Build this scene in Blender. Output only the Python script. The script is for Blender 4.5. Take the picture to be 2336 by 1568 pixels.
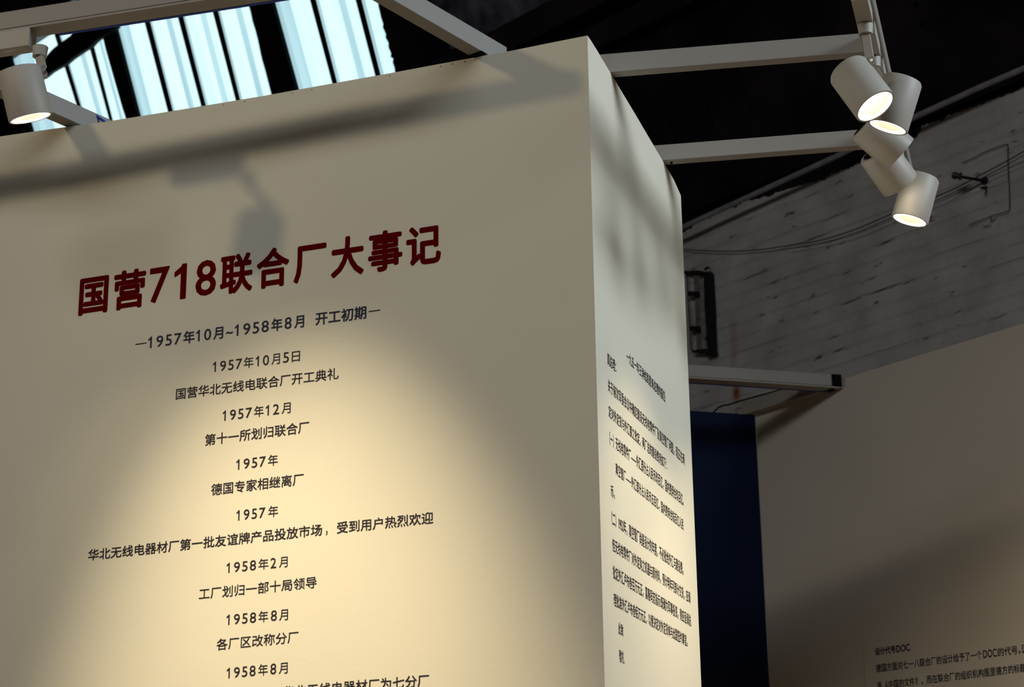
import bpy, bmesh, math, random
from math import sin, cos, pi, radians, sqrt, atan2
from mathutils import Vector, Matrix

for o in list(bpy.data.objects): bpy.data.objects.remove(o)
SC = bpy.context.scene
COL = SC.collection
random.seed(7)

# ------------------------------------------------------------------ camera
FPX, PITCH, ROLL, YAW = 4866.0, .3393, -.0128, -.3362
H = 3.65                                   # height of the display wall
def cam_axes():
    ca, sa, cc, sc = cos(PITCH), sin(PITCH), cos(ROLL), sin(ROLL)
    R0 = Matrix(((1, 0, 0), (0, 0, -1), (0, 1, 0)))
    P = Matrix(((1, 0, 0), (0, ca, sa), (0, -sa, ca)))
    Rr = Matrix(((cc, -sc, 0), (sc, cc, 0), (0, 0, 1)))
    Rz = Matrix(((cos(YAW), -sin(YAW), 0), (sin(YAW), cos(YAW), 0), (0, 0, 1)))
    return Rr @ R0 @ P @ Rz
RM = cam_axes()                            # world -> camera (x right, y down, z forward)
RT = RM.transposed()
CAM = Vector((1.166, -3.842, 1.55))
def ray(x, y): return RT @ Vector(((x - 1168) / FPX, (y - 784) / FPX, 1.0))
def at_z(x, y, z):
    r = ray(x, y); return CAM + r * ((z - CAM.z) / r.z)
def at_plane(x, y, p, n):
    r = ray(x, y); return CAM + r * ((Vector(p) - CAM).dot(n) / r.dot(n))
def at_depth(x, y, d): return CAM + ray(x, y) * d

cd = bpy.data.cameras.new('camera'); cam = bpy.data.objects.new('camera', cd); COL.objects.link(cam)
cd.sensor_width = 36; cd.lens = FPX / 2336 * 36; cd.clip_start = .05; cd.clip_end = 100
m = Matrix.Identity(4)
for i in range(3):
    m[i][0] = RM[0][i]; m[i][1] = -RM[1][i]; m[i][2] = -RM[2][i]; m[i][3] = CAM[i]
cam.matrix_world = m
SC.camera = cam
cd.dof.use_dof = True; cd.dof.focus_distance = 4.6; cd.dof.aperture_fstop = 9.0

# ------------------------------------------------------------------ world, lights, exposure
SC.view_settings.view_transform = 'Standard'; SC.view_settings.look = 'None'
SC.view_settings.gamma = 1; SC.view_settings.use_curve_mapping = False
SC.view_settings.exposure = 0.0
W = bpy.data.worlds.new('sky'); SC.world = W; W.use_nodes = True
bg = W.node_tree.nodes['Background']; bg.inputs[0].default_value = (.70, .93, .96, 1); bg.inputs[1].default_value = 1.25

def light(name, kind, loc, target, energy, color, **kw):
    l = bpy.data.lights.new(name, kind); l.energy = energy; l.color = color
    for k, v in kw.items(): setattr(l, k, v)
    o = bpy.data.objects.new(name, l); COL.objects.link(o)
    o.location = loc
    o.rotation_euler = (Vector(target) - Vector(loc)).to_track_quat('-Z', 'Y').to_euler()
    return o
WARM = (1.0, .80, .50); COOL = (.84, .94, 1.0)
# daylight of the other roof windows of the hall
light('skylight_right', 'AREA', (5.4, .1, 5.6), (0, .3, 3.4), 20, COOL, shape='RECTANGLE', size=2.4, size_y=1.2, spread=radians(46))
light('skylight_behind', 'AREA', (-.5, -7.5, 6.2), (0, 0, 3.0), 108, (.92, .96, .96), shape='RECTANGLE', size=4.0, size_y=1.2)
# exhibition spotlights outside the frame, then two fills added for warm floor bounce
light('far_spot', 'SPOT', (-3.35, -4.1, 4.88), (-.30, 0, 3.05), 160, (1, .81, .54), spot_size=radians(40), spot_blend=1.0, shadow_soft_size=.14)
light('front_spot', 'SPOT', (-.70, -1.25, 4.6), (-.62, 0, 1.93), 480, WARM, spot_size=radians(31), spot_blend=1.0, shadow_soft_size=.04)
light('room_spot', 'SPOT', (1.7, .8, 3.9), (.95, 2.05, 1.85), 150, WARM, spot_size=radians(74), spot_blend=1.0, shadow_soft_size=.05)
light('floor_bounce_fill', 'SPOT', (-.5, -2.6, 3.9), (-.4, -2.0, 0), 160, WARM, spot_size=radians(90), spot_blend=.8, shadow_soft_size=.05)  # added lamp: its bounce off the floor warms the undersides above
light('floor_bounce_fill_right', 'SPOT', (1.9, .6, 3.9), (1.5, .6, 0), 120, WARM, spot_size=radians(80), spot_blend=.8, shadow_soft_size=.05)

# ------------------------------------------------------------------ materials
def mat(name, color, rough=.6, metal=0, noise=0, nscale=8, bump=0, bscale=60, emit=None, strength=0, spec=.4):
    m = bpy.data.materials.new(name); m.use_nodes = True
    nt = m.node_tree; b = nt.nodes['Principled BSDF']
    b.inputs['Base Color'].default_value = (*color, 1)
    b.inputs['Roughness'].default_value = rough; b.inputs['Metallic'].default_value = metal
    b.inputs['Specular IOR Level'].default_value = spec
    geo = nt.nodes.new('ShaderNodeNewGeometry')
    if noise:
        n = nt.nodes.new('ShaderNodeTexNoise'); n.inputs['Scale'].default_value = nscale; n.inputs['Detail'].default_value = 6
        nt.links.new(geo.outputs['Position'], n.inputs['Vector'])
        r = nt.nodes.new('ShaderNodeValToRGB')
        r.color_ramp.elements[0].position = .3; r.color_ramp.elements[1].position = .75
        r.color_ramp.elements[0].color = (*[c * (1 - noise) for c in color], 1)
        r.color_ramp.elements[1].color = (*[min(1, c * (1 + noise)) for c in color], 1)
        nt.links.new(n.outputs['Fac'], r.inputs['Fac']); nt.links.new(r.outputs['Color'], b.inputs['Base Color'])
    if bump:
        n2 = nt.nodes.new('ShaderNodeTexNoise'); n2.inputs['Scale'].default_value = bscale; n2.inputs['Detail'].default_value = 8
        nt.links.new(geo.outputs['Position'], n2.inputs['Vector'])
        bp = nt.nodes.new('ShaderNodeBump'); bp.inputs['Strength'].default_value = bump; bp.inputs['Distance'].default_value = .004
        nt.links.new(n2.outputs['Fac'], bp.inputs['Height']); nt.links.new(bp.outputs['Normal'], b.inputs['Normal'])
    if emit:
        b.inputs['Emission Color'].default_value = (*emit, 1); b.inputs['Emission Strength'].default_value = strength
    return m
M = {}
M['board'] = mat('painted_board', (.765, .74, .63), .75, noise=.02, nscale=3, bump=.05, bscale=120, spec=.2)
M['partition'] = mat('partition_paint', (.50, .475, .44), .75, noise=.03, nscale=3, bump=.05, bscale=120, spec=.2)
M['blue'] = mat('blue_paint', (.0012, .009, .045), .7, noise=.08, nscale=4, spec=.2)
M['metal'] = mat('white_powder_coat', (.29, .275, .26), .42, noise=.03, nscale=9, bump=.03, bscale=300)
M['lamp'] = mat('white_lamp_housing', (.43, .405, .37), .5, bump=.06, bscale=500)
M['grey'] = mat('grey_plastic', (.34, .33, .32), .5)
M['dark'] = mat('black_plastic', (.006, .006, .008), .8, spec=.05)
M['blue_film'] = mat('blue_insulating_strip', (.004, .045, .45), .5)
M['screw'] = mat('bright_screw', (.8, .75, .62), .25, metal=1)
M['red'] = mat('dark_red_vinyl', (.115, .0006, .003), .7, spec=.0)
M['navy'] = mat('navy_vinyl', (.008, .013, .040), .55, spec=.2)
M['ink'] = mat('charcoal_vinyl', (.018, .014, .022), .6, spec=.2)
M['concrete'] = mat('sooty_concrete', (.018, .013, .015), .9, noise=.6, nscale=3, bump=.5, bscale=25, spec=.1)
M['concrete_lit_tint'] = mat('sooty_concrete_lit_tint', (.13, .125, .17), .9, noise=.85, nscale=7, bump=.6, bscale=25, spec=.1)  # rough concrete with the skylight's glow put into a lighter bluish colour
M['pipe'] = mat('grey_painted_pipe', (.38, .355, .37), .5, noise=.25, nscale=20)
M['rust_iron'] = mat('dark_rusty_iron', (.018, .013, .018), .7, noise=.5, nscale=40, bump=.3, bscale=80)
M['cable'] = mat('black_cable', (.012, .010, .014), .6)
M['floor'] = mat('warm_wooden_floor', (.55, .42, .29), .5, noise=.15, nscale=4)
M['hall'] = mat('hall_plaster', (.10, .09, .085), .9, noise=.2, nscale=2, bump=.3)
M['mullion'] = mat('black_window_bar', (.004, .004, .006), .7, bump=.4, bscale=40, spec=.1)
M['label'] = mat('pale_blue_sticker_print', (.30, .33, .36), .6)
M['led'] = mat('led_light', (1, .9, .7), .5, emit=(1, .92, .76), strength=26)
M['lens'] = mat('lit_reflector_ring', (1, .95, .85), .4, emit=(1, .93, .78), strength=6)
M['reflector'] = mat('faceted_reflector', (.78, .72, .60), .4, metal=.4, bump=.2, bscale=400)

# whitewashed brick, with dirt, cracks and one streak of rust running down the wall
BA = radians(-27.6)
BX = Vector((cos(BA), sin(BA), 0)); BY = Vector((-sin(BA), cos(BA), 0))   # along the hall wall, away from the camera
WP = Vector((.06, 4.0, 0))
def wall_pt(a, z, d=0.0): return WP + BX * a - BY * d + Vector((0, 0, z))   # d: in front of the brick wall
def wall_uv(px, py, d=0.0):
    p = at_plane(px, py, WP - BY * d, BY); return (p - WP).dot(BX), p.z
def brick_material(name, base, dirt):
    m = bpy.data.materials.new(name); m.use_nodes = True; nt = m.node_tree; b = nt.nodes['Principled BSDF']
    b.inputs['Roughness'].default_value = .9; b.inputs['Specular IOR Level'].default_value = .15
    N = nt.nodes.new; L = nt.links.new
    geo = N('ShaderNodeNewGeometry')
    mp = N('ShaderNodeMapping'); mp.vector_type = 'TEXTURE'; mp.inputs['Location'].default_value = WP; mp.inputs['Rotation'].default_value = (0, 0, BA)
    L(geo.outputs['Position'], mp.inputs['Vector'])
    n = N('ShaderNodeTexNoise'); n.inputs['Scale'].default_value = 5; n.inputs['Detail'].default_value = 8; L(mp.outputs[0], n.inputs['Vector'])
    r = N('ShaderNodeValToRGB'); r.color_ramp.elements[0].position = .32; r.color_ramp.elements[1].position = .68
    r.color_ramp.elements[0].color = (*[c * .80 for c in base], 1); r.color_ramp.elements[1].color = (*[min(1, c * 1.12) for c in base], 1)
    L(n.outputs['Fac'], r.inputs['Fac'])
    # flaked specks
    n2 = N('ShaderNodeTexNoise'); n2.inputs['Scale'].default_value = 26; n2.inputs['Detail'].default_value = 5
    mp2 = N('ShaderNodeMapping'); mp2.inputs['Scale'].default_value = (.45, 1, 1.3); L(mp.outputs[0], mp2.inputs[0]); L(mp2.outputs[0], n2.inputs['Vector'])
    r2 = N('ShaderNodeValToRGB'); r2.color_ramp.elements[0].position = .27; r2.color_ramp.elements[1].position = .36
    r2.color_ramp.elements[0].color = (1, 1, 1, 1); r2.color_ramp.elements[1].color = (0, 0, 0, 1); L(n2.outputs['Fac'], r2.inputs['Fac'])
    mx = N('ShaderNodeMix'); mx.data_type = 'RGBA'; L(r2.outputs[0], mx.inputs[0]); L(r.outputs[0], mx.inputs[6]); mx.inputs[7].default_value = (*dirt, 1)
    # rust: gaussian around the line a = ra, stronger at its low end
    sp = N('ShaderNodeSeparateXYZ'); L(mp.outputs[0], sp.inputs[0])
    ra, rz = wall_uv(1680, 897)
    def math_(op, *v):
        q = N('ShaderNodeMath'); q.operation = op
        for i, x in enumerate(v):
            if isinstance(x, (int, float)): q.inputs[i].default_value = x
            else: L(x, q.inputs[i])
        return q.outputs[0]
    wob = math_('MULTIPLY', math_('SUBTRACT', n.outputs['Fac'], .5), .06)
    da = math_('ADD', math_('SUBTRACT', sp.outputs[0], ra), wob)
    dz = math_('SUBTRACT', sp.outputs[2], rz)
    g1 = math_('EXPONENT', math_('MULTIPLY', math_('ADD', math_('MULTIPLY', math_('MULTIPLY', da, da), 2600), math_('MULTIPLY', math_('MULTIPLY', dz, dz), 700)), -1))
    up = math_('SUBTRACT', dz, .20)
    g2 = math_('MULTIPLY', math_('EXPONENT', math_('MULTIPLY', math_('ADD', math_('MULTIPLY', math_('MULTIPLY', da, da), 2200), math_('MULTIPLY', math_('MULTIPLY', up, up), 45)), -1)), .35)
    g = math_('MINIMUM', math_('ADD', g1, g2), 1.0)
    mr = N('ShaderNodeMix'); mr.data_type = 'RGBA'; L(g, mr.inputs[0]); L(mx.outputs[2], mr.inputs[6]); mr.inputs[7].default_value = (.34, .085, .02, 1)
    L(mr.outputs[2], b.inputs['Base Color'])
    bp = N('ShaderNodeBump'); bp.inputs['Strength'].default_value = .55; bp.inputs['Distance'].default_value = .006
    n3 = N('ShaderNodeTexNoise'); n3.inputs['Scale'].default_value = 30; n3.inputs['Detail'].default_value = 8; L(mp.outputs[0], n3.inputs['Vector'])
    L(n3.outputs['Fac'], bp.inputs['Height']); L(bp.outputs[0], b.inputs['Normal'])
    return m
M['brick'] = brick_material('whitewashed_brick', (.70, .645, .62), (.18, .155, .155))
M['mortar'] = brick_material('whitewashed_mortar', (.64, .585, .565), (.15, .125, .125))

# frosted glass: light of the sky passes, tinted and streaked along its length
def glass_material(name, lo, hi, scale):
    m = bpy.data.materials.new(name); m.use_nodes = True; nt = m.node_tree; nt.nodes.clear()
    N = nt.nodes.new; L = nt.links.new
    out = N('ShaderNodeOutputMaterial'); tr = N('ShaderNodeBsdfTransparent'); df = N('ShaderNodeBsdfTranslucent'); mx = N('ShaderNodeMixShader')
    uv = N('ShaderNodeUVMap'); mp = N('ShaderNodeMapping'); mp.inputs['Scale'].default_value = (scale, .25, 1)
    n = N('ShaderNodeTexNoise'); n.inputs['Scale'].default_value = 1; n.inputs['Detail'].default_value = 3
    r = N('ShaderNodeValToRGB'); r.color_ramp.elements[0].position = .3; r.color_ramp.elements[1].position = .6
    r.color_ramp.elements[0].color = (*lo, 1); r.color_ramp.elements[1].color = (*hi, 1)
    L(uv.outputs[0], mp.inputs[0]); L(mp.outputs[0], n.inputs['Vector']); L(n.outputs['Fac'], r.inputs['Fac'])
    L(r.outputs[0], tr.inputs[0]); L(r.outputs[0], df.inputs[0]); mx.inputs[0].default_value = .12
    L(tr.outputs[0], mx.inputs[1]); L(df.outputs[0], mx.inputs[2]); L(mx.outputs[0], out.inputs[0])
    return m
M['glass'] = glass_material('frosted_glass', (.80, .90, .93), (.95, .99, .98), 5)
M['glass_grey'] = glass_material('grey_band_glass', (.46, .56, .62), (.60, .70, .74), 4)  # lengthwise bands of lower transmission within each bay
M['glass_dark'] = glass_material('dark_band_glass', (.38, .46, .50), (.50, .58, .62), 4)  # darkest band, along the bar at one side of the bay

# ------------------------------------------------------------------ mesh helpers
def link(name, me, m=None, parent=None, kind=None):
    o = bpy.data.objects.new(name, me); COL.objects.link(o)
    if m is not None and me is not None and not me.materials: me.materials.append(m)
    if parent is not None: o.parent = parent
    if kind: o['kind'] = kind
    return o
def mesh(name, verts, faces, m, parent=None, kind=None, smooth=False, bevel=0):
    bm = bmesh.new(); vs = [bm.verts.new(v) for v in verts]
    for f in faces: bm.faces.new([vs[i] for i in f])
    bmesh.ops.recalc_face_normals(bm, faces=bm.faces)
    return from_bm(name, bm, m, parent, kind, smooth, bevel)
def from_bm(name, bm, m, parent=None, kind=None, smooth=False, bevel=0):
    if bevel: bmesh.ops.bevel(bm, geom=bm.edges[:], offset=bevel, segments=2, affect='EDGES', profile=.6)
    me = bpy.data.meshes.new(name); bm.to_mesh(me); bm.free()
    if smooth:
        me.shade_smooth()
        try: me.set_sharp_from_angle(angle=radians(35))
        except Exception: pass
    return link(name, me, m, parent, kind)
BOXF = [(0, 1, 2, 3), (7, 6, 5, 4), (0, 4, 5, 1), (1, 5, 6, 2), (2, 6, 7, 3), (3, 7, 4, 0)]
def empty(name, loc=(0, 0, 0)):
    o = bpy.data.objects.new(name, None); o.empty_display_size = .05; COL.objects.link(o); o.location = loc; return o
def tag(o, label, cat, group=None):
    o['label'] = label; o['category'] = cat
    if group: o['group'] = group
    return o
def local(parent, p):                       # world point to the frame of an unrotated parent
    return Vector(p) - Vector(parent.location) if parent is not None else Vector(p)
def bar(name, p, q, w, h, m, parent=None, kind=None, bevel=.0015):
    """square tube; p,q = centre line of its underside, w across, h up"""
    p, q = local(parent, p), local(parent, q)
    d = (q - p).normalized(); s = d.cross(Vector((0, 0, 1))).normalized() * (w / 2); u = s.cross(d).normalized() * h
    if u.z < 0: u = -u
    v = [p - s, p + s, p + s + u, p - s + u, q - s, q + s, q + s + u, q - s + u]
    return mesh(name, v, BOXF, m, parent, kind, bevel=bevel)
def box_axes(name, c, ax, ay, az, m, parent=None, bevel=0, kind=None):
    c = local(parent, c)
    v = [c + ax * i + ay * j + az * k for k in (-1, 1) for i, j in ((-1, -1), (1, -1), (1, 1), (-1, 1))]
    return mesh(name, v, BOXF, m, parent, kind, bevel=bevel)
def prism(name, pts, off, m, parent=None, kind=None):
    pts = [local(parent, p) for p in pts]; n = len(pts); v = pts + [p + Vector(off) for p in pts]
    f = [tuple(range(n)), tuple(range(2 * n - 1, n - 1, -1))] + [(i, (i + 1) % n, n + (i + 1) % n, n + i) for i in range(n)]
    return mesh(name, v, f, m, parent, kind)
def tube(name, pts, r, m, parent=None, n=10, kind=None):
    pts = [local(parent, p) for p in pts]
    bm = bmesh.new(); rings = []
    up = Vector((0, 0, 1))
    for i, p in enumerate(pts):
        t = (pts[min(i + 1, len(pts) - 1)] - pts[max(i - 1, 0)]).normalized()
        a = t.cross(up if abs(t.dot(up)) < .95 else Vector((1, 0, 0))).normalized(); b = t.cross(a)
        rr = r[i] if isinstance(r, (list, tuple)) else r
        rings.append([bm.verts.new(p + (a * cos(2 * pi * k / n) + b * sin(2 * pi * k / n)) * rr) for k in range(n)])
    for A, B in zip(rings, rings[1:]):
        for k in range(n): bm.faces.new((A[k], A[(k + 1) % n], B[(k + 1) % n], B[k]))
    bm.faces.new(rings[0]); bm.faces.new(rings[-1][::-1])
    bmesh.ops.recalc_face_normals(bm, faces=bm.faces)
    return from_bm(name, bm, m, parent, kind, smooth=True)
def lathe(name, prof, c, axis, m, parent=None, n=40, close=False):
    """prof = (distance along axis, radius)"""
    c = local(parent, c); axis = axis.normalized()
    a = axis.cross(Vector((0, 0, 1)) if abs(axis.z) < .95 else Vector((1, 0, 0))).normalized(); b = axis.cross(a)
    bm = bmesh.new(); rings = []
    for t, r in prof:
        if r < 1e-6: rings.append([bm.verts.new(c + axis * t)])
        else: rings.append([bm.verts.new(c + axis * t + (a * cos(2 * pi * k / n) + b * sin(2 * pi * k / n)) * r) for k in range(n)])
    for A, B in zip(rings, rings[1:]):
        for k in range(n):
            q = [A[k % len(A)], A[(k + 1) % len(A)], B[(k + 1) % len(B)], B[k % len(B)]]
            q2 = []
            for v in q:
                if v not in q2: q2.append(v)
            if len(q2) > 2: bm.faces.new(q2)
    if close:
        A, B = rings[-1], rings[0]
        for k in range(n): bm.faces.new((A[k], A[(k + 1) % n], B[(k + 1) % n], B[k]))
    bmesh.ops.recalc_face_normals(bm, faces=bm.faces)
    return from_bm(name, bm, m, parent, smooth=True)

# ------------------------------------------------------------------ lettering
def is_cjk(s): return any(ord(c) > 0x2fff for c in s)
def glyphs(s, bold, space=1.0):
    c = bpy.data.curves.new('text', 'FONT'); c.body = s; c.size = 1; c.resolution_u = 3; c.fill_mode = 'FRONT'; c.space_character = space
    o = bpy.data.objects.new('text', c); COL.objects.link(o)
    dg = bpy.context.evaluated_depsgraph_get(); me = o.evaluated_get(dg).to_mesh()
    v = [(q.co.x, q.co.y) for q in me.vertices]; f = [tuple(p.vertices) for p in me.polygons]
    o.evaluated_get(dg).to_mesh_clear(); bpy.data.objects.remove(o); bpy.data.curves.remove(c)
    return v, f
def digits(s, bold):
    V, F = [], []
    for i, ch in enumerate(s):
        if ch == '1':
            t_ = .062 + bold * .2
            v = [(.245, 0), (.245 + t_ * 1.35, 0), (.245 + t_ * 1.35, .70), (.262, .70), (.245, .655), (.115, .555), (.115, .47), (.245, .545)]
            f = [(0, 1, 2, 3, 4, 7), (4, 5, 6, 7)]
        else:
            v, f = glyphs(ch, 0); xs = [p[0] for p in v]; c = (max(xs) + min(xs)) / 2
            v = [(x - c + .278, y) for x, y in v]
        b = len(V); V += [(x + i * .575, y) for x, y in v]; F += [tuple(k + b for k in q) for q in f]
    return V, F
def put_line(name, org, ux, nrm, segs, BL, BR, TL, m, parent, weight=.012, split=False):
    """flat vinyl writing on the vertical plane (org, ux); nrm points out of the board"""
    n = ux.cross(Vector((0, 0, 1)))
    def uv(px, py):
        p = at_plane(px, py, org, n); return (p - org).dot(ux), p.z
    a0, z0 = uv(*BL); a1, z1 = uv(*BR); _, z2 = uv(*TL); hgt = z2 - z0; sl = (z1 - z0) / (a1 - a0)
    V, F = [], []
    def flush():
        pv = [local(parent, p) for p in V]
        me = bpy.data.meshes.new(name); me.from_pydata(pv, [], F); me.update(); link(name, me, m, parent)
    for s, x0, x1 in segs:
        bold = weight * (.45 if s.isdigit() and weight > .018 else 1)
        k = (x0 - BL[0]) / (BR[0] - BL[0]); b0 = uv(x0, BL[1] + k * (BR[1] - BL[1]))[0]
        k = (x1 - BL[0]) / (BR[0] - BL[0]); b1 = uv(x1, BL[1] + k * (BR[1] - BL[1]))[0]
        v, f = digits(s, bold) if s.isdigit() else glyphs(s, bold, 1.0)
        xs = [p[0] for p in v]; ys = [p[1] for p in v]; xa, xb = min(xs), max(xs); ya, yb = min(ys), max(ys)
        if is_cjk(s) or s in '~': lo, hi, f0, f1 = -.08, .84, 0, 1
        elif s == '—': lo, hi, f0, f1 = ya, yb, .46, .545
        else: lo, hi, f0, f1 = ya, yb, .035, .955
        if s == '—': shifts = [(0, 0)]
        elif weight > .018: shifts = [(bold * cos(k * pi / 4), bold * sin(k * pi / 4)) for k in range(8)]
        else: shifts = [(bold * i, bold * j) for i, j in ((-.7, -.7), (.7, .7), (-.7, .7), (.7, -.7))]
        for ci, (dx_, dy_) in enumerate(shifts):
            base = len(V)
            for x, y in v:
                x = x * (1 - 2 * bold / (xb - xa)) + bold * (xa + xb) / (xb - xa) + dx_; y += dy_
                a = b0 + (x - xa) / (xb - xa) * (b1 - b0)
                z = z0 + sl * (a - a0) + hgt * (f0 + (y - lo) / (hi - lo) * (f1 - f0))
                V.append(org + ux * a + nrm * (.0006 + ci * .00002) + Vector((0, 0, z)))
            F += [tuple(i + base for i in q) for q in f]
        if split: flush(); V, F = [], []
    if V: flush()
def zm(x0, y0, s): return lambda x, y: (x0 + x / s, y0 + y / s)

# ================================================================== display wall (the big white box with the chronicle)
XD = Vector((1, 0, 0)); YD = Vector((0, 1, 0)); ZD = Vector((0, 0, 1))
disp = empty('display_wall', (0, 0, 0))
tag(disp, 'big white boxed display wall with red title and dated lines in Chinese', 'display wall')
def front_pt(px, py): p = at_plane(px, py, (0, 0, 0), YD); p.y = 0; return p
def side_pt(px, py): p = at_plane(px, py, (0, 0, 0), XD); p.x = 0; return p
ftop = [front_pt(*q) for q in ((0, 311.5), (120, 294), (249, 276.6), (420, 249), (600, 219), (750, 192), (901, 165), (1040, 139), (1171, 115), (1250, 98.9), (1337.5, 81.5))]
pts = [Vector((-2.4, 0, 0)), Vector((-2.4, 0, 3.66))] + ftop + [Vector((0, 0, 0))]
pts[-2].x = 0
prism('front_panel', pts, (0, .03, 0), M['board'], disp)
SY = .735
stop = [side_pt(*q) for q in ((1362, 115), (1394.8, 170), (1450, 262), (1510, 364), (1537, 410))]
stop = [Vector((0, .0301, ftop[-1].z))] + stop + [Vector((0, SY, side_pt(1553.6, 447).z))]
prism('side_panel', [Vector((0, .0301, 0))] + stop + [Vector((0, SY, 0))], (-.03, 0, 0), M['board'], disp)
prism('back_panel', [Vector((-2.4, SY, 0)), Vector((-.031, SY, 0)), Vector((-.031, SY, 3.55)), Vector((-2.4, SY, 3.55))], (0, -.03, 0), M['board'], disp)
prism('top_panel', [Vector((-2.4, .031, 3.52)), Vector((-.031, .031, 3.52)), Vector((-.031, SY - .031, 3.52)), Vector((-2.4, SY - .031, 3.52))], (0, 0, -.02), M['board'], disp)
# little staples along the upper edge of the front
for px in (512, 560, 668, 712, 890, 1005, 1032, 1060, 1085):
    k = [i for i in range(len(ftop) - 1) if front_pt(px, 300).x >= ftop[i].x][-1]
    x = front_pt(px, 200).x; z = ftop[k].z + (ftop[k + 1].z - ftop[k].z) * (x - ftop[k].x) / (ftop[k + 1].x - ftop[k].x)
    box_axes('staple', (x, -.0008, z - .006), XD * .0012, YD * .0008, ZD * .0012, M['grey'], disp)

OF = Vector((0, 0, 0)); NF = -YD
t = zm(0, 0, 1)
put_line('title_character', OF, XD, NF,
    [('国', 178.3, 244.8), ('营', 257, 330), ('7', 339, 384.5), ('1', 395.6, 423.6), ('8', 445, 491.8), ('联', 501, 575.5), ('合', 584, 659), ('厂', 669.5, 743.6), ('大', 754.5, 830), ('事', 839.5, 917.7), ('记', 926.5, 1006)],
    (178.3, 719.5), (1006, 597), (178.3, 636.5), M['red'], disp, .029, split=True)
C_ = zm(290, 680, 3.893)
def L_(z, segs): return [(s, z(a, 0)[0], z(b, 0)[0]) for s, a, b in segs]
put_line('subtitle_lettering', OF, XD, NF, L_(C_, [('—', 70, 172), ('1957', 185, 480), ('年', 498, 598), ('10', 612, 745), ('月', 765, 852), ('~', 878, 938), ('1958', 955, 1258), ('年', 1280, 1378), ('8', 1398, 1460), ('月', 1485, 1572), ('开工初期', 1672, 2125), ('—', 2143, 2250)]),
    C_(70, 469), C_(2250, 164), C_(70, 361), M['navy'], disp, .020)
put_line('chronicle_line', OF, XD, NF, L_(C_, [('1957', 760, 1020), ('年', 1035, 1122), ('10', 1142, 1260), ('月', 1282, 1357), ('5', 1385, 1437), ('日', 1462, 1535)]), C_(760, 664), C_(1535, 562), C_(760, 566), M['ink'], disp, .006)
put_line('chronicle_line', OF, XD, NF, L_(C_, [('国营华北无线电联合厂开工典礼', 432, 1878)]), C_(432, 905), C_(1878, 719), C_(432, 808), M['ink'], disp, .013)
D_ = zm(380, 900, 3.893)
put_line('chronicle_line', OF, XD, NF, L_(D_, [('1957', 497, 757), ('年', 777, 862), ('12', 880, 1000), ('月', 1022, 1102)]), D_(497, 241), D_(1102, 165), D_(497, 143), M['ink'], disp, .008)
put_line('chronicle_line', OF, XD, NF, L_(D_, [('第十一所划归联合厂', 340, 1266)]), D_(340, 459), D_(1266, 338), D_(340, 360), M['ink'], disp, .016)
put_line('chronicle_line', OF, XD, NF, L_(D_, [('1957', 618, 880), ('年', 900, 988)]), D_(618, 675), D_(988, 629), D_(618, 577), M['ink'], disp, .008)
put_line('chronicle_line', OF, XD, NF, L_(D_, [('德国专家相继离厂', 395, 1217)]), D_(395, 901), D_(1217, 803), D_(395, 800), M['ink'], disp, .013)
put_line('chronicle_line', OF, XD, NF, [('1957', 539.3, 605), ('年', 611.9, 634.4)], (539.3, 1189.5), (634.4, 1178.7), (539.3, 1164), M['ink'], disp, .006)
put_line('chronicle_line', OF, XD, NF, [('华北无线电器材厂第一批友谊牌产品投放市场', 200.7, 734.9), ('，', 743.5, 747.3), ('受到用户热烈欢迎', 768.4, 988.4)], (200.7, 1280), (988.4, 1194.2), (200.7, 1255), M['ink'], disp, .016)
put_line('chronicle_line', OF, XD, NF, [('1958', 516.7, 584), ('年', 589.4, 612.4), ('2', 617, 630), ('月', 636.7, 656)], (516.7, 1309), (656, 1294), (516.7, 1284), M['ink'], disp, .005)
put_line('chronicle_line', OF, XD, NF, [('工厂划归一部十局领导', 453.6, 722.4)], (453.6, 1369), (722.4, 1341.5), (453.6, 1343.5), M['ink'], disp, .010)
G_ = zm(400, 1350, 3.65)
put_line('chronicle_line', OF, XD, NF, L_(G_, [('1958', 425, 672), ('年', 692, 773), ('8', 795, 845), ('月', 865, 938)]), G_(425, 284), G_(938, 237), G_(425, 190), M['ink'], disp, .005)
put_line('chronicle_line', OF, XD, NF, L_(G_, [('各厂区改称分厂', 342, 1025)]), G_(342, 491), G_(1025, 424), G_(342, 397), M['ink'], disp, .009)
put_line('chronicle_line', OF, XD, NF, L_(G_, [('1958', 427, 668), ('年', 690, 770), ('8', 790, 840), ('月', 862, 935)]), G_(427, 728), G_(935, 681), G_(427, 633), M['ink'], disp, .005)
put_line('chronicle_line', OF, XD, NF, L_(G_, [('国华北无线电器材厂为七分厂', 800, 2113)]), G_(800, 896), G_(2113, 787), G_(800, 800), M['ink'], disp, .016)

S2 = zm(1340, 780, 3.92); S3 = zm(1340, 1150, 3.75)
def side_line(txt, z, BL, BR, TL, bold=.012):
    put_line('letter_line', OF, YD, XD, [(txt, z(*BL)[0], z(*BR)[0])], z(*BL), z(*BR), z(*TL), M['ink'], disp, bold * .4)
side_line('一九五一年王诤给周恩来总理的报告', S2, (350, 176), (697, 545), (350, 77), .016)
side_line('周总理：', S2, (178, 203), (257, 280), (178, 97))
side_line('关于前次军委会议中确定建设无线电零件厂及真空管厂问题，现正在商', S2, (183, 440), (870, 1107), (183, 330))
side_line('定对外定货与外汇额之批定，两厂总的建设费用如下：', S2, (190, 672), (710, 1150), (190, 565))
side_line('（一）无线电零件厂——外汇部分占人民币玖百亿，国内费用合玖百亿。', S2, (197, 918), (860, 1472), (197, 803))
side_line('真空管厂——外汇部分占人民币五百亿，国内费用合陆百亿人民', zm(0, 0, 1), (1404.3, 1083), (1559.2, 1211), (1404.3, 1055.5))
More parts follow.
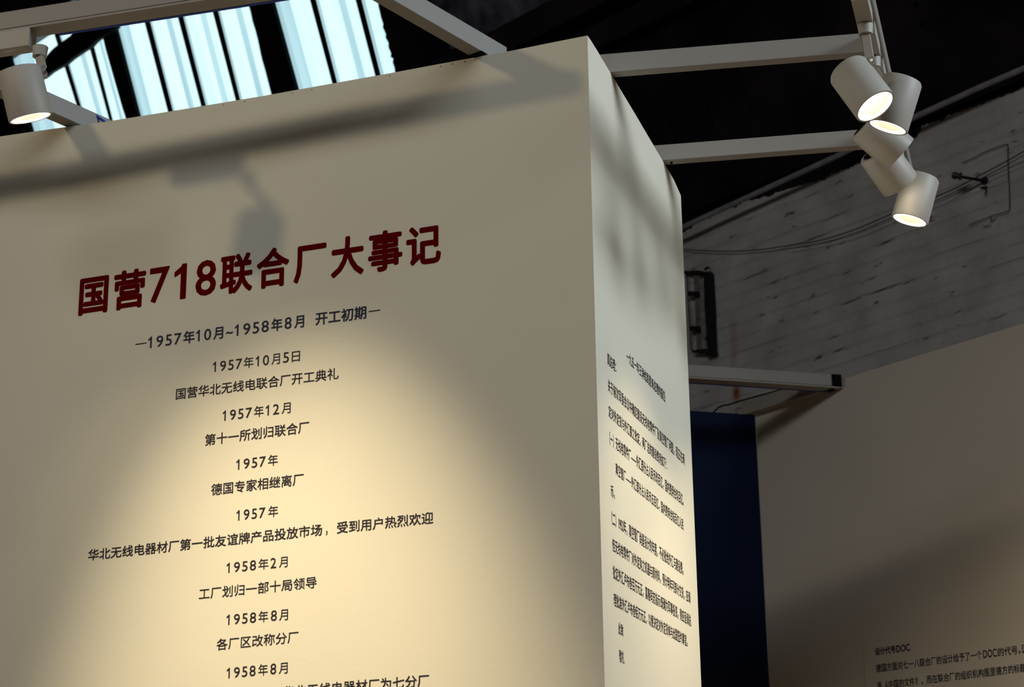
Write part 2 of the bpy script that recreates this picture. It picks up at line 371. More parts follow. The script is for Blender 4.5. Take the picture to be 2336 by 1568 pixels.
side_line('币。', S2, (210, 1390), (244, 1412), (210, 1278))
side_line('（二）1952年，真空管厂尚是设计的年度，不必批给外汇与建设费。', S3, (208, 178), (822, 612), (208, 62))
side_line('但无线电零件厂对外定购之机器与原材料，预计明年可部分交货，应请', S3, (213, 402), (882, 855), (213, 292))
side_line('批定外汇卢布叁百万元正，富春同志指示:既确为军事投资，则应呈请总', S3, (218, 637), (887, 1052), (218, 525))
side_line('理批准外汇卢布叁佰万元正，以便决定对外定货单与出国签约事宜。', S3, (225, 872), (857, 1224), (225, 762))
side_line('此致', S3, (265, 1112), (307, 1137), (265, 1012))
side_line('敬礼', S3, (272, 1350), (315, 1373), (272, 1243))

# ================================================================== arms and tracks
def hz(y): return 3.648 - .055 * y            # the side rig sags slightly away from the camera
MW = M['metal']
def arm(name, p, q, w, label, h=.045, group='white steel arms carrying the light tracks'):
    o = empty(name, p)
    bar('tube', p, q, w, h, MW, o)
    tag(o, label, 'support arm', group); return o
# two arms over the front edge, towards the front track
a1 = arm('support_arm', Vector((-.366, -.360, H + .002)), Vector((-.222, .08, H + .002)), .034, 'white steel arm crossing the front top edge near the corner of the display wall')
bar('end_plate', Vector((-.252, -.006, H + .0005)), Vector((-.246, .012, H + .0005)), .040, .0015, M['dark'], a1, bevel=0)
a2 = arm('support_arm', Vector((-1.375, -.418, H + .004)), Vector((-1.205, .10, H + .004)), .036, 'white steel arm behind the left spotlight, lying on the front top edge')
b1 = arm('support_arm', Vector((-.09, .161, 3.642)), Vector((.536, .280, 3.642)), .027, 'nearer of the two white arms reaching right from the side panel', .045)
z2 = 3.609
p = at_z(1511, 366, z2); q = at_z(1955, 332, z2); p2 = at_z(1520, 378, z2)
d = (q - p).normalized()
w2 = .028; off = Vector((-d.y, d.x, 0)) * w2 / 2
b2 = arm('support_arm', p + off - d * .08, p + off + d * .510, w2, 'farther of the two white arms reaching right from the side panel', .040)
tube('lag_screw', [p + off + d * .02 + ZD * .001, p + off + d * .02 - ZD * .004], .003, M['dark'], b2)

def track(name, p, q, w, h, label, strip_side=1, strip=True, strip_from=0.0):
    """beam with a lighting track under it: housing, conductor strip and end caps"""
    o = empty(name, p)
    bar('housing', p + ZD * .006, q + ZD * .006, w, h - .006, MW, o)
    bar('rail', p, q, w * .96, .0055, MW, o, bevel=.0008)
    d = (q - p).normalized(); s = d.cross(ZD).normalized() * strip_side
    if strip:
        a = p + (q - p) * strip_from
        bar('conductor_strip', a + s * (w / 2 + .0035) - ZD * .0004, q + s * (w / 2 + .0035) - ZD * .0004, .007, .004, M['blue_film'], o, bevel=0)
    tag(o, label, 'light track', 'white lighting tracks'); return o
tf = track('lighting_track', Vector((-1.75, -.465, H)), Vector((-.34, -.380, H)), .044, .046, 'white lighting track in front of the display wall, top left', -1, True, (1.75 - 1.03) / 1.41)
def sx(y): return .5700 - .072 * (y - .06)
ts = track('lighting_track', Vector((sx(-.6), -.6, hz(-.6))), Vector((sx(1.05), 1.05, hz(1.05))), .044, .046, 'white lighting track at upper right carrying a row of five spotlights', -1, False)

# ------------------------------------------------------------------ spotlights
def spotlight(label, front, aim, dia, length, tx, ty, tz, tdir, box_len=.11, box_off=0.0, group='white track spotlights on the side rig', box_h=.032, light_w=0, e=None):
    """front = centre of the opening, aim = beam direction, (tx,ty,tz) = point under the track above the lamp"""
    aim = aim.normalized(); r = dia / 2
    back = front - aim * length
    o = empty('track_spotlight', front)
    # body: open can with wall thickness and rounded back
    prof = [(0, r - .004), (0, r), (-.002, r + .0006), (-length + .006, r), (-length + .001, r - .003), (-length, r - .008)]
    lathe('lamp_body', prof, front, aim, M['lamp'], o, n=56)
    bk = lathe('back_cap', [(-length - .0005, 0), (-length - .0005, r - .008), (-length + .004, r - .008), (-length + .004, 0)], front, aim, M['grey'], o, n=40)
    a = aim.cross(ZD).normalized(); b = aim.cross(a).normalized()
    bm = bmesh.new()
    for i in range(-5, 6):
        ww = sqrt(max(0, (r - .012) ** 2 - (i * .0058) ** 2))
        if ww < .004: continue
        c = local(bk.parent, back - aim * .0012) + b * (i * .0058)
        vs = [bm.verts.new(c + a * u * ww + b * v * .0016 - aim * w * .0007) for w in (0, 1) for u, v in ((-1, -1), (1, -1), (1, 1), (-1, 1))]
        for f in BOXF: bm.faces.new([vs[k] for k in f])
    from_bm('vent_slots', bm, M['dark'], o, 'stuff')
    ring = lathe('bezel', [(-.0008, r - .004), (-.0012, r - .011), (-.004, r - .011)], front, aim, M['lens'], o, n=56)
    lathe('reflector', [(-.004, r - .011), (-.014, r - .0145), (-.028, r - .021), (-.036, r - .028)], front, aim, M['reflector'], o, n=24)
    lathe('inner_wall', [(-.0042, r - .0112), (-.012, r - .0125)], front, aim, M['reflector'], o, n=40)
    lathe('led_disc', [(-.036, 0), (-.036, r - .028)], front, aim, M['led'], o, n=24)
    # pivot on the upper side of the body, stem, neck and adapter box in the track
    top = Vector((tx, ty, tz))
    e = (ZD - aim * ZD.dot(aim)).normalized() if e is None else e
    tx = tx if tx is not None else None
    pivot = front - aim * (length * .80) + e * (r - .001)
    tip = Vector((pivot.x, pivot.y, pivot.z + .012))
    neck_b = Vector((tx, ty, tz - box_h - .022))
    tube('neck', [Vector((tx, ty, tz - box_h)), Vector((tx, ty, tz - box_h - .012)), neck_b], [.0165, .0150, .0145], M['lamp'], o, n=20)
    dd = (tip - neck_b)
    if dd.length > .004:
        bar2(o, 'stem', neck_b, tip, .0085, .0050)
    box_axes('pivot_joint', pivot + e * .003, aim * .010, aim.cross(e).normalized() * .0075, e * .006, M['grey'], o, bevel=.001)
    s2 = aim.cross(e).normalized()
    tube('pivot_screw', [pivot + e * .007 - s2 * .0092, pivot + e * .007 + s2 * .0092], .0035, M['screw'], o, n=12)
    cc = Vector((tx, ty, tz - box_h / 2)) + tdir * box_off
    sd = tdir.cross(ZD).normalized()
    ad = box_axes('adapter', cc, tdir * (box_len / 2), sd * .0165, ZD * (box_h / 2), M['lamp'], o, bevel=.0015)
    tag(o, label, 'spotlight', group)
    if light_w:
        light('lamp_beam', 'SPOT', front + aim * .02, front + aim * 1.0, light_w, WARM, spot_size=radians(66), spot_blend=1.0, shadow_soft_size=.03)
    return o
def bar2(parent, name, p, q, a_, b_):
    p, q = local(parent, p), local(parent, q); d = (q - p).normalized()
    s = d.cross(YD).normalized(); t_ = d.cross(s).normalized()
    v = [p + s * i * a_ + t_ * j * b_ for i, j in ((-1, -1), (1, -1), (1, 1), (-1, 1))] + [q + s * i * a_ + t_ * j * b_ for i, j in ((-1, -1), (1, -1), (1, 1), (-1, 1))]
    return mesh(name, v, BOXF, M['lamp'], parent, bevel=.001)
def cam_dir(dx, dy, a, px=1168, py=784):
    """direction in the world of an image direction; a > 0 leans towards the camera"""
    n = sqrt(dx * dx + dy * dy); k = sqrt(1 - a * a)
    v = ray(px, py).normalized(); u = RT @ Vector((dx / n, dy / n, 0)); u = (u - v * u.dot(v)).normalized()
    return (u * k - v * a).normalized()
td = Vector((-.072, 1, -.055)).normalized()
def side_lamp(label, px, py, depth, dx, dy, a, dia, ln, dy_t, lw=0, bo=-.05):
    f = at_depth(px, py, depth); aim = cam_dir(dx, dy, a, px, py)
    mid = f - aim * ln * .75
    ty = mid.y + dy_t
    spotlight(label, f, aim, dia, ln, sx(ty), ty, hz(ty), td, box_len=.10, box_off=bo, light_w=lw)
side_lamp('white spotlight nearest the camera, its lit reflector open to view', 1997, 243, 4.30, 59, 78, .50, .0875, .108, 0.0, 5)
side_lamp('white spotlight second in the right row, pointing down left, thin lit rim', 2025, 291, 4.42, -.30, .954, .27, .084, .108, .02, 40)
side_lamp('white spotlight third in the right row, tilted back to the wall, opening hidden', 2053, 352, 4.58, .76, .65, -.08, .087, .100, .03)
side_lamp('white spotlight with dark vented back cap, half hidden fourth in the row', 2053, 421, 4.76, .58, .81, -.28, .087, .095, .02)
side_lamp('farthest and lowest white spotlight of the right row, lit rim facing down', 2075, 503, 4.86, -.265, .964, .30, .0835, .108, .02, 36)
fl = at_depth(70, 270, 4.33); aim = cam_dir(.235, .972, .195, 70, 270)
mid = fl - aim * .09
spotlight('white spotlight hanging from the front track at the left edge of view', fl, aim, .088, .104, at_plane(92, 105, (0, -.43, 0), YD).x, -.43, H, Vector((1, .06, 0)).normalized(), box_len=.15, box_off=-.094, e=cam_dir(.972, -.235, 0, 70, 270), group='white track spotlights on the front rig', box_h=.042, light_w=5)
lamp_left = [o for o in COL.objects if o.name.startswith('track_spotlight')][-1]
# small printed sticker on that lamp's adapter box
p0 = at_plane(20, 100, (-1.1, -.446, 3.62), Vector((.06, -1, 0)).normalized())
for i, (u, v, w_, h_) in enumerate(((0, 0, .018, .012), (.014, .012, .006, .003), (.004, -.018, .026, .0015))):
    box_axes('sticker_print', p0 + XD * u + ZD * v + YD * -.0005, XD * w_ / 2, YD * .0004, ZD * h_ / 2, M['label'], lamp_left)
# blue cable end on the left arm
ba = at_z(205, 262, H + .046); bb = at_z(240, 277, H + .03)
cb = tube('blue_cable', [ba + ZD * .000, ba * .6 + bb * .4 + ZD * .004, bb + ZD * -.002], .0028, M['blue_film'])
tag(cb, 'short blue cable end curling over the arm at the top left edge', 'cable')

# ================================================================== partition at the back right, blue wall, rear track
QO = Vector((-.288, 2.733, 0)); QD = (Vector((-.042, 2.604, 0)) - QO).normalized(); QN = QD.cross(ZD)       # towards the camera
if QN.y > 0: QN = -QN
def q_at(px, py): p = at_plane(px, py, QO, QN); return (p - QO).dot(QD), p.z
seam, zP = q_at(1928, 863); _, zR = q_at(2336, 737)
part = empty('partition_wall', QO)
tag(part, 'white partition wall at lower right with black DOC text', 'partition')
zl = 3.652
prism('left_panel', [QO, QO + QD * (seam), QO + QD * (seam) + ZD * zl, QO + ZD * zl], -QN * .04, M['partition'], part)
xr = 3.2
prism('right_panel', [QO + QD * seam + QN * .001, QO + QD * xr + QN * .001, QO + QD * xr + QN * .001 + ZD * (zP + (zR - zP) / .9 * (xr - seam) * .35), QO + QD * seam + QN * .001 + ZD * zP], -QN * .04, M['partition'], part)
R4 = zm(1700, 1100, 3.35)
PO = QO + QN * .001
put_line('heading_lettering', PO, QD, QN, L_(R4, [('设计代号', 995, 1152), ('DOC', 1158, 1262)]), R4(995, 1327), R4(1262, 1291), R4(995, 1270), M['ink'], part, .022)
put_line('paragraph_lettering', PO, QD, QN, L_(R4, [('德国方面对七一八联合厂的设计给予了一个', 1003, 1813), ('DOC', 1822, 1926), ('的代号。', 1934, 2108), ('因', 2120, 2160)]), R4(1003, 1458), R4(2131, 1309), R4(1003, 1395), M['ink'], part, .014)
put_line('paragraph_lettering', PO, QD, QN, L_(R4, [('是', 1015, 1048), ('“', 1075, 1090), ('中国的文件', 1100, 1298), ('”', 1308, 1320), ('，', 1350, 1362), ('而在联合厂的组织机构图里德方的标题', 1390, 2148)]), R4(1015, 1590), R4(2131, 1453), R4(1015, 1528), M['ink'], part, .014)

BO = Vector((-.288, 2.733, 0)); b_l = at_z(1570.5, 937, H); BD = (Vector((b_l.x, b_l.y, 0)) - BO).normalized(); BN = BD.cross(ZD)
if BN.y > 0: BN = -BN
bw = prism('blue_partition', [BO + BD * .002, BO + BD * 2.2, BO + BD * 2.2 + ZD * H, BO + BD * .002 + ZD * H], -BN * .04, M['blue'])
tag(bw, 'dark navy blue wall standing between the display wall and white partition', 'partition')

# arm fixed along the top of the left panel and the rear track it carries
ra = empty('support_arm', QO)
pa = QO + QN * .017 - QD * .03; pb = QO + QN * .017 + QD * (.0 + seam - .03)
bar('tube', Vector((pa.x, pa.y, H)), Vector((pb.x, pb.y, H)), .032, .045, MW, ra)
tag(ra, 'white arm along the top of the white partition beside the blue wall', 'support arm')
r0 = at_z(1568.6, 862.5, H); r1 = at_z(1921.6, 886, H); rd = (r1 - r0).normalized(); rn = Vector((-rd.y, rd.x, 0))
tr = track('lighting_track', r0 - rd * .9 + rn * .022, r1 + rn * .022, .044, .045, 'white lighting track above the blue wall with a black end cap', -1, True, 0)
for o in list(COL.objects):
    if o.parent == tr and o.name.startswith('conductor_strip'): pass
cap = r1 - rd * .018
box_axes('end_cap', cap + ZD * .025 - rn * .001, rd * .0155, rn * .003, ZD * .019, M['dark'], tr)
pts = [(1625, 948), (1631, 940), (1640, 932), (1650, 928), (1664, 926), (1684, 919), (1720, 909), (1760, 898), (1790, 890)]
c = tube('black_cable', [at_plane(x, y, QO + QN * .012, QN) + ZD * .004 for x, y in pts], .0028, M['cable'])
tag(c, 'black cable running along the arm above the blue wall', 'cable')

# ================================================================== the old hall: brick wall, roof slope with skylight, pipe
ZT = 5.20
slab = lambda name, c, ax, ay, az, m: box_axes(name, c, ax, ay, az, m, kind='structure')
wb = prism('wall_back', [wall_pt(-9, 0, -.05), wall_pt(10, 0, -.05), wall_pt(10, ZT, -.05), wall_pt(-9, ZT, -.05)], BY * .3, M['concrete'], kind='structure')
# whitewash and mortar bed with a ragged upper edge
edge_px = [(1555, 533), (1575, 521), (1592, 506), (1620, 497), (1650, 478), (1680, 471), (1700, 461), (1740, 452), (1770, 441), (1800, 430), (1832, 424), (1862, 414), (1880, 412), (1893, 398), (1905, 394), (1925, 387), (1950, 378), (1975, 367), (2010, 352), (2040, 338), (2065, 322), (2080, 324), (2096, 306), (2104, 286), (2125, 281), (2142, 276), (2170, 262), (2200, 250), (2235, 238), (2270, 224), (2300, 214), (2340, 199)]
eg = [wall_uv(*q) for q in edge_px]
rnd = random.Random(3)
fine = []
for (a0, z0), (a1, z1) in zip(eg, eg[1:]):
    for k in range(5):
        t_ = k / 5; fine.append((a0 + (a1 - a0) * t_, z0 + (z1 - z0) * t_ + rnd.uniform(-.006, .006)))
fine.append(eg[-1])
a_ = fine[0][0]; left = []
while a_ > -6: a_ -= .06; left.append((a_, 5.09 + rnd.uniform(-.02, .02)))
a_ = fine[-1][0]; right = []
while a_ < 5: a_ += .06; right.append((a_, 5.10 + rnd.uniform(-.02, .02)))
edge = left[::-1] + fine + right
def edge_z(a):
    for (p, zp), (q, zq) in zip(edge, edge[1:]):
        if p <= a <= q: return zp + (zq - zp) * (a - p) / (q - p)
    return 5.08
bm = bmesh.new(); prev = None
for a, z in edge:
    cur = [bm.verts.new(wall_pt(a, zz, dd)) for zz, dd in ((0, .0), (z, .0), (z, -.05))]
    if prev:
        for i in range(2): bm.faces.new((prev[i], cur[i], cur[i + 1], prev[i + 1]))
    prev = cur
bmesh.ops.recalc_face_normals(bm, faces=bm.faces)
mb = from_bm('mortar_bed', bm, M['mortar'], wb)
# bricks: shared meshes, each brick an object of its own
def brick_mesh(i):
    r = random.Random(50 + i); L, Hh, T = .2455 * (1 + r.uniform(-.006, .006)), .0535 * (1 + r.uniform(-.05, .05)), .014
    bm = bmesh.new(); j = lambda s=.0022: r.uniform(-s, s)
    nx = 6; rows = []
    outline = []
    for k in range(nx + 1): outline.append((-L / 2 + L * k / nx, -Hh / 2 + j()))
    for k in range(nx + 1): outline.append((L / 2 - L * k / nx, Hh / 2 + j()))
    n = len(outline)
    base = [bm.verts.new((x, .0, z)) for x, z in outline]
    mid_ = [bm.verts.new((x * .995, -T * .55 + j(.0008), z * .94)) for x, z in outline]
    top = [bm.verts.new((x * .985, -T * .62 + j(.0008), z * .88)) for x, z in outline]
    for A, B in ((base, mid_), (mid_, top)):
        for k in range(n): bm.faces.new((A[k], A[(k + 1) % n], B[(k + 1) % n], B[k]))
    bm.faces.new(top)
    bmesh.ops.recalc_face_normals(bm, faces=bm.faces)
    me = bpy.data.meshes.new('brick'); bm.to_mesh(me); bm.free(); me.materials.append(M['brick'])
    return me
BM = [brick_mesh(i) for i in range(8)]
nb = 0
for row in range(19):
    z = 3.985 + row * .0635
    for k in range(13):
        a = -1.98 + k * .2475 + (.124 if row % 2 else 0) + random.uniform(-.001, .001)
        if z + .03 > min(edge_z(a - .11), edge_z(a), edge_z(a + .11)): continue
        o = bpy.data.objects.new('brick', random.choice(BM)); COL.objects.link(o); o.parent = wb
        dep = random.choice((-.0078, -.0074, -.0070, -.0066, -.006, -.0045))
        o.location = wall_pt(a, z + random.uniform(-.003, .003), dep); o.rotation_euler = (random.uniform(-.03, .02), random.uniform(-.008, .008), BA + random.uniform(-.006, .006))
        nb += 1
# broken dark patches in joints (open mortar)
bm = bmesh.new()
for _ in range(105):
    row = rnd.randrange(0, 18); z = 3.985 + row * .0635 + .0318 + rnd.uniform(-.004, .004); a = rnd.uniform(-1.4, 1.2)
    if z > edge_z(a) - .03: continue
    ln = rnd.choice((.015, .02, .03, .05, .08)) * rnd.uniform(.6, 1.2); th = rnd.uniform(.0005, .0017); n = 7
    up_, dn = [], []
    for k in range(n):
        t_ = k / (n - 1); x = a + (t_ - .5) * 2 * ln; w_ = th * sin(pi * min(max(t_, .08), .92)) * rnd.uniform(.5, 1.3); zz = z + rnd.uniform(-.0016, .0016) + (t_ - .5) * .006
        up_.append(bm.verts.new(wall_pt(x, zz + w_, .0052))); dn.append(bm.verts.new(wall_pt(x, zz - w_, .0052)))
    for k in range(n - 1): bm.faces.new((dn[k], dn[k + 1], up_[k + 1], up_[k]))
from_bm('open_joints', bm, M['rust_iron'], wb, 'stuff')

# roof slope: rises from the wall top towards the camera
bd = (RT @ Vector((-.262, -1, 0))).normalized()
SN = BX.cross(bd).normalized()
if SN.dot(CAM - wall_pt(0, ZT)) < 0: SN = -SN
S0 = wall_pt(0, ZT, .0)
def slope_pt(a, s, d=0.0): return S0 + BX * a + bd * s + SN * d
from mathutils import Matrix as _M
def slope_at(px, py, d=0.0):
    p = at_plane(px, py, S0 + SN * d, SN) - S0 - SN * d
    # solve p = a*BX + s*bd
    g = BX.dot(bd); pa_, pb_ = p.dot(BX), p.dot(bd)
    s = (pb_ - g * pa_) / (1 - g * g); return pa_ - g * s, s
SMAX = 3.6
jag_px = [(861, -40), (861, 0), (863.5, 16), (866, 26), (868.5, 38), (874, 55), (873, 62), (880, 78), (879.5, 86), (886, 98), (886, 108), (892, 122), (891, 130), (897, 134), (895.5, 142), (900, 155), (901, 166), (905, 190)]
jag = [slope_at(*q) for q in jag_px]
s_hi = slope_at(400, -160)[1]; s_lo = slope_at(700, 420)[1]
ceil_ = empty('ceiling'); ceil_['kind'] = 'structure'
def spoly(name, pts, m, thick=.25, parent=ceil_, d=0.0):
    v = [slope_pt(a, s, d) for a, s in pts]
    return prism(name, v, -SN * thick, m, parent)
aL = slope_at(-260, 150)[0]
ar = jag[0][0]
jz = [q for q in jag if s_lo < q[1] < s_hi]
poly = [(jag[-1][0], s_lo)] + [(a, s) for a, s in reversed(jz)] + [(jag[0][0], s_hi), (10, s_hi), (10, s_lo)]
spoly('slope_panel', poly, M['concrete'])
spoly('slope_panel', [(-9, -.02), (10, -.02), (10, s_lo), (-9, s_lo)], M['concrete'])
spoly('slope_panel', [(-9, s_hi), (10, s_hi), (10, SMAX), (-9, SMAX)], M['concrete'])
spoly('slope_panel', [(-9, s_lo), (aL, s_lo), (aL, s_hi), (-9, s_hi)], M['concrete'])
# concrete between skylight and first purlin, skylight glow painted in as paler bluish colour
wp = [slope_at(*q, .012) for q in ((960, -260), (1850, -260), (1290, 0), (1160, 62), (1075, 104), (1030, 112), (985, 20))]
spoly('lit_tint_concrete', wp, M['concrete_lit_tint'], .012, d=.012)
# purlins
def purlin(px1, px2, w, hgt, m):
    a0, s0 = slope_at(*px1); 
    v0 = slope_pt(a0, s0)
    c0, c1 = slope_pt(a0 - .9, s0, hgt / 2), slope_pt(5, s0, hgt / 2)
    return box_axes('purlin', (c0 + c1) / 2, (c1 - c0) / 2, bd * w / 2, SN * hgt / 2, m, ceil_)
M['purlin'] = mat('dark_timber', (.020, .014, .018), .8, noise=.4, nscale=6, bump=.4, bscale=30, spec=.15)
purlin((1420, 62), None, .10, .07, M['purlin'])
purlin((1330, 10), None, .12, .10, M['purlin'])
# hanger holes in the dark slab
for px, py in ((1615, 247), (1700, 205), (1530, 285), (1625, 285), (1540, 320), (1712, 245), (2105, 55), (2090, 10), (1745, 130)):
    a, s = slope_at(px, py, .002)
    tube('bolt_hole', [slope_pt(a, s, .001), slope_pt(a, s, .006)], .010, M['mullion'], ceil_, n=8)

# skylight
win = empty('window_1'); win['kind'] = 'structure'
def line_at(p, q, y): return p[0] + (q[0] - p[0]) * (y - p[1]) / (q[1] - p[1])
bars = []          # (left edge line, right edge line, is thick)
bars.append((((-60, 152), (-20, 290)), ((28, 152), (68, 290)), 1))
bars.append((((43, 0), (52, 40)), ((52, 0), (61, 40)), 0))
bars.append((((146, 149), (177, 248)), ((154, 149), (183.6, 248)), 0))
bars.append((((204, 108), (249, 273.5)), ((212, 108), (254, 273.5)), 0))
bars.append((((232, 82), (285.6, 270)), ((262, 64), (314, 264.6)), 1))
bars.append((((329, 48), (382.7, 254)), ((339.5, 48), (392, 254)), 0))
bars.append((((404.6, 36), (458.5, 241)), ((415, 36), (467, 241)), 0))
bars.append((((484, 23), (537, 227)), ((494.5, 23), (545, 227)), 0))
bars.append((((566, 10), (618.8, 215)), ((618.8, 0), (675, 205)), 1))
bars.append((((707, 0), (758, 191)), ((718, 0), (767, 191)), 0))
bars.append((((811, 0), (856, 173)), ((822, 0), (866, 173)), 0))
YT, YB = -150, 400
edges = []
for i, (l, r, th) in enumerate(bars):
    if i == 1: continue
    q = []
    dep = .020 if th else .007
    for ln, y in ((l, YT), (l, YB), (r, YB), (r, YT)):
        q.append(slope_at(line_at(ln[0], ln[1], y), y, dep))
    # only a little wear on the thick bars' edges
    pts = []
    if th and i > 0:
        for k in range(26):
            t_ = k / 25; j = rnd.choice((0, 0, 0, .004, -.003))
            pts.append((q[0][0] + (q[1][0] - q[0][0]) * t_ + j, q[0][1] + (q[1][1] - q[0][1]) * t_))
        pts += [q[2], q[3]]
    else: pts = q
    o = spoly('mullion', pts, M['mullion'], dep + .003, win, dep)
    edges.append((l, r, th))
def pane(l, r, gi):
    """one bay of frosted glass, folded lengthwise: flat, a grey recessed return, flat"""
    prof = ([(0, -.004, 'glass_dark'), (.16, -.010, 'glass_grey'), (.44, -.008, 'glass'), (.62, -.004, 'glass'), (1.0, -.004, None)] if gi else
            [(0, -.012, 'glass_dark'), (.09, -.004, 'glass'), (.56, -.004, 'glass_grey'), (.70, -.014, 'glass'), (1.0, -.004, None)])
    mats = []; me_v, me_f, fm, uvs = [], [], [], []
    gl = None
    rows = 6
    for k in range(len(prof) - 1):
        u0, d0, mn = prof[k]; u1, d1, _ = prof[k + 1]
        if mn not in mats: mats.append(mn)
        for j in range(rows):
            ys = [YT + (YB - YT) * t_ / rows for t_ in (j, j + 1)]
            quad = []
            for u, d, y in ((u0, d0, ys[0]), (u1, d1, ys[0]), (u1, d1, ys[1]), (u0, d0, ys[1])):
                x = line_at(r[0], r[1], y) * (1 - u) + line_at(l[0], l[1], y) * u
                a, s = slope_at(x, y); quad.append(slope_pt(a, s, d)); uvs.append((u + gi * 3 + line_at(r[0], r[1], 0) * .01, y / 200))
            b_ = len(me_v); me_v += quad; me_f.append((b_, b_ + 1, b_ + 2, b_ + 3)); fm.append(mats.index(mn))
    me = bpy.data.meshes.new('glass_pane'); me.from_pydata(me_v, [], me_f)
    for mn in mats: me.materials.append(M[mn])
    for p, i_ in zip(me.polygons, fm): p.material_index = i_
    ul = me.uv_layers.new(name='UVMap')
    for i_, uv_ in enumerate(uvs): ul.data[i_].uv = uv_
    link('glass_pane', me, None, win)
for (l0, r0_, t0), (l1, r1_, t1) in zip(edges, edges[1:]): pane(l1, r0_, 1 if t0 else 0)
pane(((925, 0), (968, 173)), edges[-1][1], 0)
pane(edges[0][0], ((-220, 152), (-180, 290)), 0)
# broken slanting timber that crosses the skylight on the left
def slope3(px, py, d): a, s = slope_at(px, py, d); return (a, s)
low = [(-60, 262), (-10, 232), (40, 206), (100, 178), (112, 168), (120, 163), (147, 148), (160, 137), (176, 126), (205, 107), (215, 96), (234, 82), (262, 66)]
upp = [(270, 40), (248, 48), (196, 62), (178, 66), (165, 75), (160, 82), (146, 92), (138, 97), (120, 112), (98, 136), (60, 165), (0, 200), (-60, 232)]
spoly('brace', [slope_at(*q, .09) for q in low + upp], M['mullion'], .035, win, .09)

# grey conduit along the top of the brick wall
cp = tube('conduit_pipe', [at_plane(x, y, WP - BY * .10, BY) for x, y in ((1380, 598), (1560, 517.5), (1740, 434), (1918, 352), (2082, 269), (2240, 197), (2352, 149), (2600, 40), (3300, -265))], .0115, M['pipe'], n=16)
tag(cp, 'long grey conduit pipe running along the ragged top of the brick wall', 'pipe')

# wires on the brick wall
def wire(name, pts, r, d=.02, sub=6, **kw):
    P = [at_plane(x, y, WP - BY * d, BY) for x, y in pts]
    out = []
    for i in range(len(P) - 1):
        a0, a1, a2, a3 = P[max(i - 1, 0)], P[i], P[i + 1], P[min(i + 2, len(P) - 1)]
        for k in range(sub):
            t_ = k / sub
            out.append(.5 * ((2 * a1) + (a2 - a0) * t_ + (2 * a0 - 5 * a1 + 4 * a2 - a3) * t_ ** 2 + (3 * a1 - a0 - 3 * a2 + a3) * t_ ** 3))
    out.append(P[-1])
    return tube(name, out, r, M['cable'], n=6, **kw)
w1 = wire('sagging_wire', [(1500, 560), (1557, 568), (1620, 573), (1690, 573), (1750, 568), (1800, 560), (1870, 549), (1950, 524), (2035, 488), (2090, 468), (2140, 447), (2185, 427), (2230, 403), (2296, 368), (2345, 340)], .0022, d=.024)
tag(w1, 'thicker black wire sagging across the white brick wall behind the spotlights', 'wire')
w2_ = wire('sagging_wire', [(1800, 568), (1840, 562), (1900, 550), (1960, 532), (2035, 501), (2085, 482), (2133, 464), (2180, 443), (2226, 418), (2262, 402), (2300, 385), (2345, 364)], .0012, d=.031)
tag(w2_, 'thinner grey black wire hanging just below the thicker one on the brick wall', 'wire')
w3 = wire('bent_wire', [(2194, 372), (2225, 359), (2240, 350), (2262, 341), (2290, 331), (2298, 330), (2299, 336), (2299.5, 380), (2302, 430), (2303, 470), (2301, 480), (2294, 484), (2262, 493), (2236, 503), (2210, 514)], .0017, d=.013, sub=3)
tag(w3, 'thin black wire bent to a bracket shape around the insulator on the brick wall', 'wire')
tube('wire_clip', [at_plane(2260, 494, WP - BY * .02, BY), at_plane(2261, 505, WP - BY * .02, BY)], .0016, M['cable'], n=6).parent = w3

# insulator bracket
ins = empty('insulator_bracket', at_plane(2246, 413, WP - BY * .01, BY))
I = lambda x, y, d: at_plane(x, y, WP - BY * d, BY)
tube('rod', [I(2248, 415, .0), I(2236, 411, .03), I(2195, 404, .10)], [.0085, .0062, .0058], M['rust_iron'], ins, n=10)
tube('wall_plate', [I(2247, 413, .0), I(2246, 413, .014)], [.017, .014], M['rust_iron'], ins, n=12)
M['cup'] = mat('dirty_porcelain', (.055, .045, .05), .4, noise=.5, nscale=60)
c0 = I(2194, 403, .10); dr = (I(2172, 400, .12) - c0).normalized()
lathe('insulator_cup', [(0, .006), (0, .014), (.008, .016), (.011, .011), (.016, .011), (.018, .014), (.034, .013), (.038, .006), (.034, 0)], c0, dr, M['cup'], ins, n=20)
tag(ins, 'small rusty insulator bracket sticking out of the brick wall', 'insulator')
hk = empty('wall_hook', I(2246, 432, .0))
tube('plate', [I(2236, 428, .012), I(2246, 428, .012), I(2251, 426, .012)], [.002, .005, .004], M['rust_iron'], hk, n=8)
tube('hook', [I(2249, 430, .012), I(2249, 438, .013), I(2247, 443, .014)], [.0022, .003, .005], M['rust_iron'], hk, n=8)
tag(hk, 'tiny dark hook on the brick wall just under the insulator bracket', 'hook')

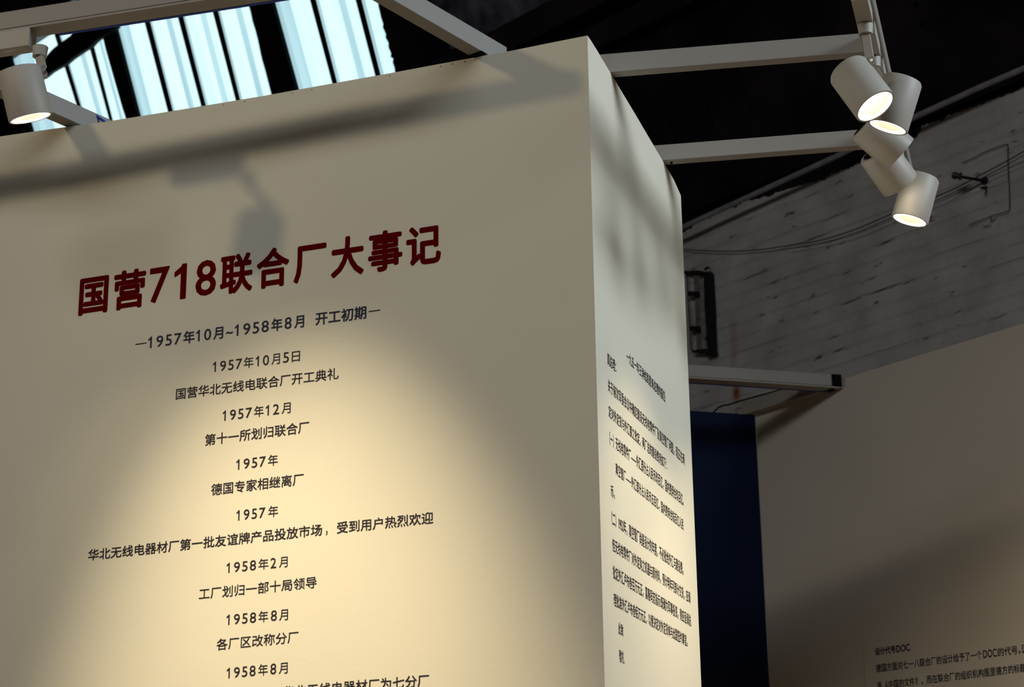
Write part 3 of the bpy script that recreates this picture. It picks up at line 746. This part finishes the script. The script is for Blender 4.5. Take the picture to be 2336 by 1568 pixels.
# old iron frame fixture on the brick wall beside the display wall
fx = empty('iron_wall_frame', I(1595, 705, 0))
def strip(name, px, d, w, m, par=fx):
    P = [I(x, y, d) for x, y in px]; return tube(name, P, w, m, par, n=8)
E_ = zm(1540, 590, 6.27)
strip('frame_bar', [E_(168, 200), E_(175, 380), E_(188, 640), (E_(205, 900)), E_(218, 1180), E_(232, 1300), E_(260, 1318)], .035, .0026, M['rust_iron'])
def flat(name, quad, d, th, m, par=fx):
    prism(name, [I(*E_(*q), d) for q in quad], BY * th, m, par)
M['recess'] = mat('faded_timber_batten', (.24, .20, .195), .8, noise=.3, nscale=30)
flat('top_bar', [(110, 178), (330, 168), (400, 180), (400, 208), (330, 215), (110, 212)], .04, .03, M['rust_iron'])
flat('batten', [(265, 215), (350, 215), (400, 1300), (310, 1300)], .02, .012, M['recess'])
flat('pale_batten', [(345, 300), (420, 300), (440, 1290), (385, 1290)], .034, .02, mat('pale_timber_batten', (.38, .33, .31), .8, noise=.3, nscale=30))
flat('strap', [(175, 468), (335, 468), (340, 530), (180, 532)], .045, .008, M['rust_iron'])
flat('strap', [(205, 965), (345, 965), (350, 1030), (210, 1032)], .045, .008, M['rust_iron'])
flat('post', [(405, 200), (470, 180), (500, 700), (520, 1310), (470, 1310), (420, 700)], .05, .035, M['rust_iron'])
flat('bottom_bar', [(235, 1318), (330, 1300), (545, 1315), (545, 1365), (440, 1385), (430, 1345), (240, 1338)], .045, .03, M['rust_iron'])
strip('guide_rod', [E_(480, 125), E_(505, 130), E_(505, 300), E_(518, 600), E_(522, 900), E_(530, 960)], .03, .0016, M['rust_iron'])
strip('screw_clamp', [E_(425, 160), E_(450, 140), E_(480, 128)], .05, .006, M['rust_iron'])
strip('screw_clamp', [E_(440, 1145), E_(480, 1145)], .055, .0075, M['rust_iron'])
tag(fx, 'old dark iron frame with two straps fixed to the brick wall', 'wall fixture')

# ------------------------------------------------------------------ rest of the hall, outside the frame
def hall(a, b): return WP + BX * a - BY * b
fl_ = prism('floor', [hall(-9, -.4), hall(10, -.4), hall(10, 13), hall(-9, 13)], (0, 0, -.1), M['floor'], kind='structure')
top_s = slope_pt(0, SMAX); vt = (WP - top_s).dot(BY)
prism('wall_left', [hall(-8.6, -.3), hall(-8.6, 13), hall(-8.6, 13) + ZD * 10, hall(-8.6, -.3) + ZD * 10], -BX * .2, M['hall'], kind='structure')
prism('wall_right', [hall(9.6, -.3), hall(9.6, 13), hall(9.6, 13) + ZD * 10, hall(9.6, -.3) + ZD * 10], BX * .2, M['hall'], kind='structure')
prism('wall_front', [hall(-9, 12.9), hall(10, 12.9), hall(10, 12.9) + ZD * 10, hall(-9, 12.9) + ZD * 10], -BY * .2, M['hall'], kind='structure')
zt = top_s.z
prism('ceiling_slab', [WP + BX * -9 - BY * (vt - .3) + ZD * (zt - .1), WP + BX * 10 - BY * (vt - .3) + ZD * (zt - .1), hall(10, 13) + ZD * (zt - .1), hall(-9, 13) + ZD * (zt - .1)], (0, 0, .2), M['concrete'], ceil_)
print('bricks', nb, 'slope depth', (RM @ (slope_pt(*slope_at(600, 100)) - CAM)).z, 'top z', zt, 'P top', zP, zR, 'seam', seam)
